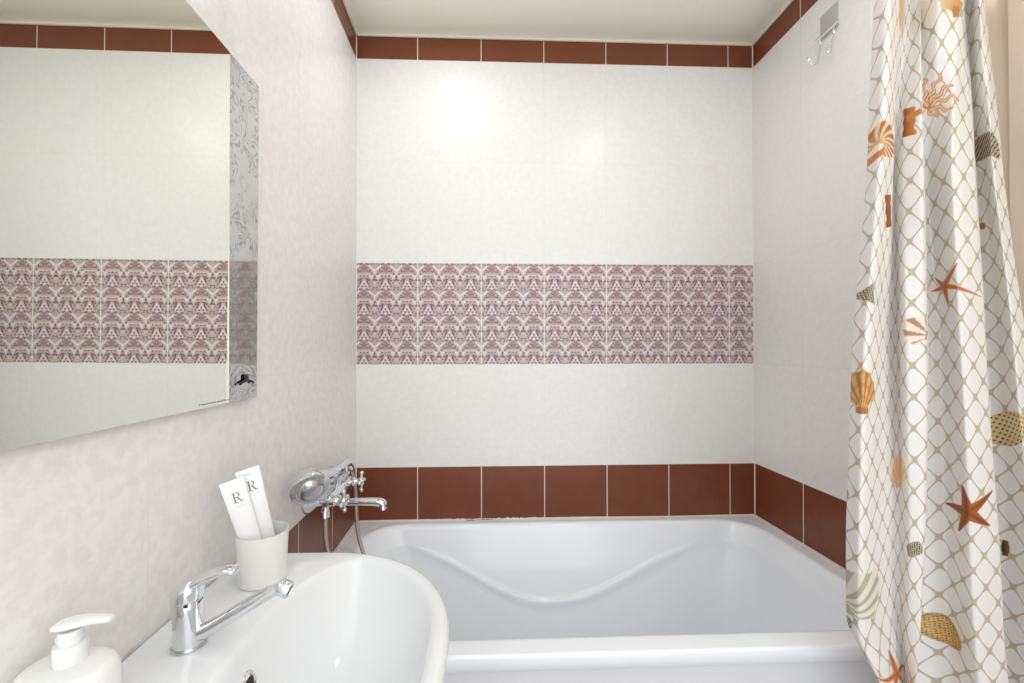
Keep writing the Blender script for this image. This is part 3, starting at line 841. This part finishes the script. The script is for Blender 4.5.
patch(889, 211, 10, 34, 6, (176, 100, 50), (140, 76, 36)); 
checker(870, 297, 22, 20, 35, 1)
star(944, 286, 56, -25, (220, 150, 100), (186, 100, 54), fat=.13, lens=[.95, .5, .55, .8, 1.2])
fan(916, 329, 30, 30, 65, (246, 232, 216), (160, 84, 38), 4)
fan(863, 391, 32, 44, 0, (226, 180, 116), (168, 104, 46), 9, True)
fan(899, 470, 18, 34, 0, (246, 218, 182), (232, 184, 136), 7)
dotted(1008, 429, 46, 38, 8, (228, 206, 162), .8)
checker(913, 549, 17, 15, 20)
star(968, 512, 54, 12, (170, 98, 50), (136, 70, 32), fat=.27, lens=[1.0, .9, .9, 1.0, 1.05])
fan(862, 598, 52, 54, -42, (236, 233, 222), (166, 160, 132), 7)
checker(848, 622, 8, 14, 0)
dotted(943, 628, 44, 26, -48, (222, 186, 122), 1.35, True)
star(897, 674, 46, 18, (222, 150, 106), (186, 92, 52), fat=.2, lens=[1.15, .9, .8, .8, 1.0])
patch(1005, 548, 8, 18, 0, (140, 84, 44), (60, 40, 30))
blob(982, 226, 5, 9, 0, (176, 116, 62)); blob(847, 494, 5, 12, 0, (170, 110, 70))

# fabric mesh
idx = np.arange(NR*NC).reshape(NR, NC)
quads = np.stack([idx[:-1, :-1], idx[:-1, 1:], idx[1:, 1:], idx[1:, :-1]], -1).reshape(-1, 4)
org = np.array([1.42, -.835, ZBOT])
me = bpy.data.meshes.new('shower_curtain')
me.vertices.add(len(V)); me.vertices.foreach_set('co', (V-org).astype(np.float32).ravel())
me.loops.add(quads.size); me.loops.foreach_set('vertex_index', quads.ravel().astype(np.int32))
me.polygons.add(len(quads)); me.polygons.foreach_set('loop_start', np.arange(0, quads.size, 4, dtype=np.int32))
me.polygons.foreach_set('use_smooth', np.ones(len(quads), dtype=bool))
me.update(calc_edges=True)
uv = me.uv_layers.new(name='cloth')
uvs = np.stack([S, Zg], -1).reshape(-1, 2)[quads.ravel()]
uv.data.foreach_set('uv', uvs.astype(np.float32).ravel())
ca = me.attributes.new('print', 'FLOAT_COLOR', 'POINT')
ca.data.foreach_set('color', np.concatenate([rgb, alpha[..., None]], -1).reshape(-1, 4).astype(np.float32).ravel())
def cloth_mat():
    n = NT('printed_cloth'); x, y, z = n.coords('UV')
    # rope net: lattice of rounded cells
    px, pz = .0425, .0605
    p = x*(PI/px); q = y*(PI/pz)+.6
    wob = n.noise(18, 1)*.5
    f = ((p+q+wob).sin()*(p-q+wob).sin()).abs()
    rope = n.below(f, .10, .05)
    tw = n.noise(420, 1)
    cloth = srgb(243, 241, 239)
    net = n.mix(tw, srgb(206, 194, 168), srgb(188, 173, 143))
    c = n.mix(rope, cloth, net)
    at = n.node('ShaderNodeAttribute', attribute_name='print')
    c = n.mix(E(n, at.outputs['Alpha']), c, E(n, at.outputs['Color']))
    n.set('Base_Color', c); n.set('Roughness', .55); n.set('Specular_IOR_Level', .3)
    tr = n.node('ShaderNodeBsdfTranslucent'); n.link(c, tr.inputs[0])
    mx_ = n.node('ShaderNodeMixShader'); mx_.inputs[0].default_value = .22
    n.link(n.b.outputs[0], mx_.inputs[1]); n.link(tr.outputs[0], mx_.inputs[2])
    n.link(mx_.outputs[0], n.t.nodes['Material Output'].inputs[0])
    return n.m
me.materials.append(cloth_mat())
cur = bpy.data.objects.new('shower_curtain', me); COL.objects.link(cur); cur.location = org
tag(cur, 'cream shower curtain printed with a rope net, shells and starfish', 'shower curtain')
rod = obj('curtain_rod', MB().tube([(.001, -.838, ZT+.0115), (W-.001, -.838, ZT+.0115)], .011, 20), chrome, origin=(W/2, -.838, ZT))
tag(rod, 'chrome rod carrying the shower curtain above the bathtub', 'curtain rod')
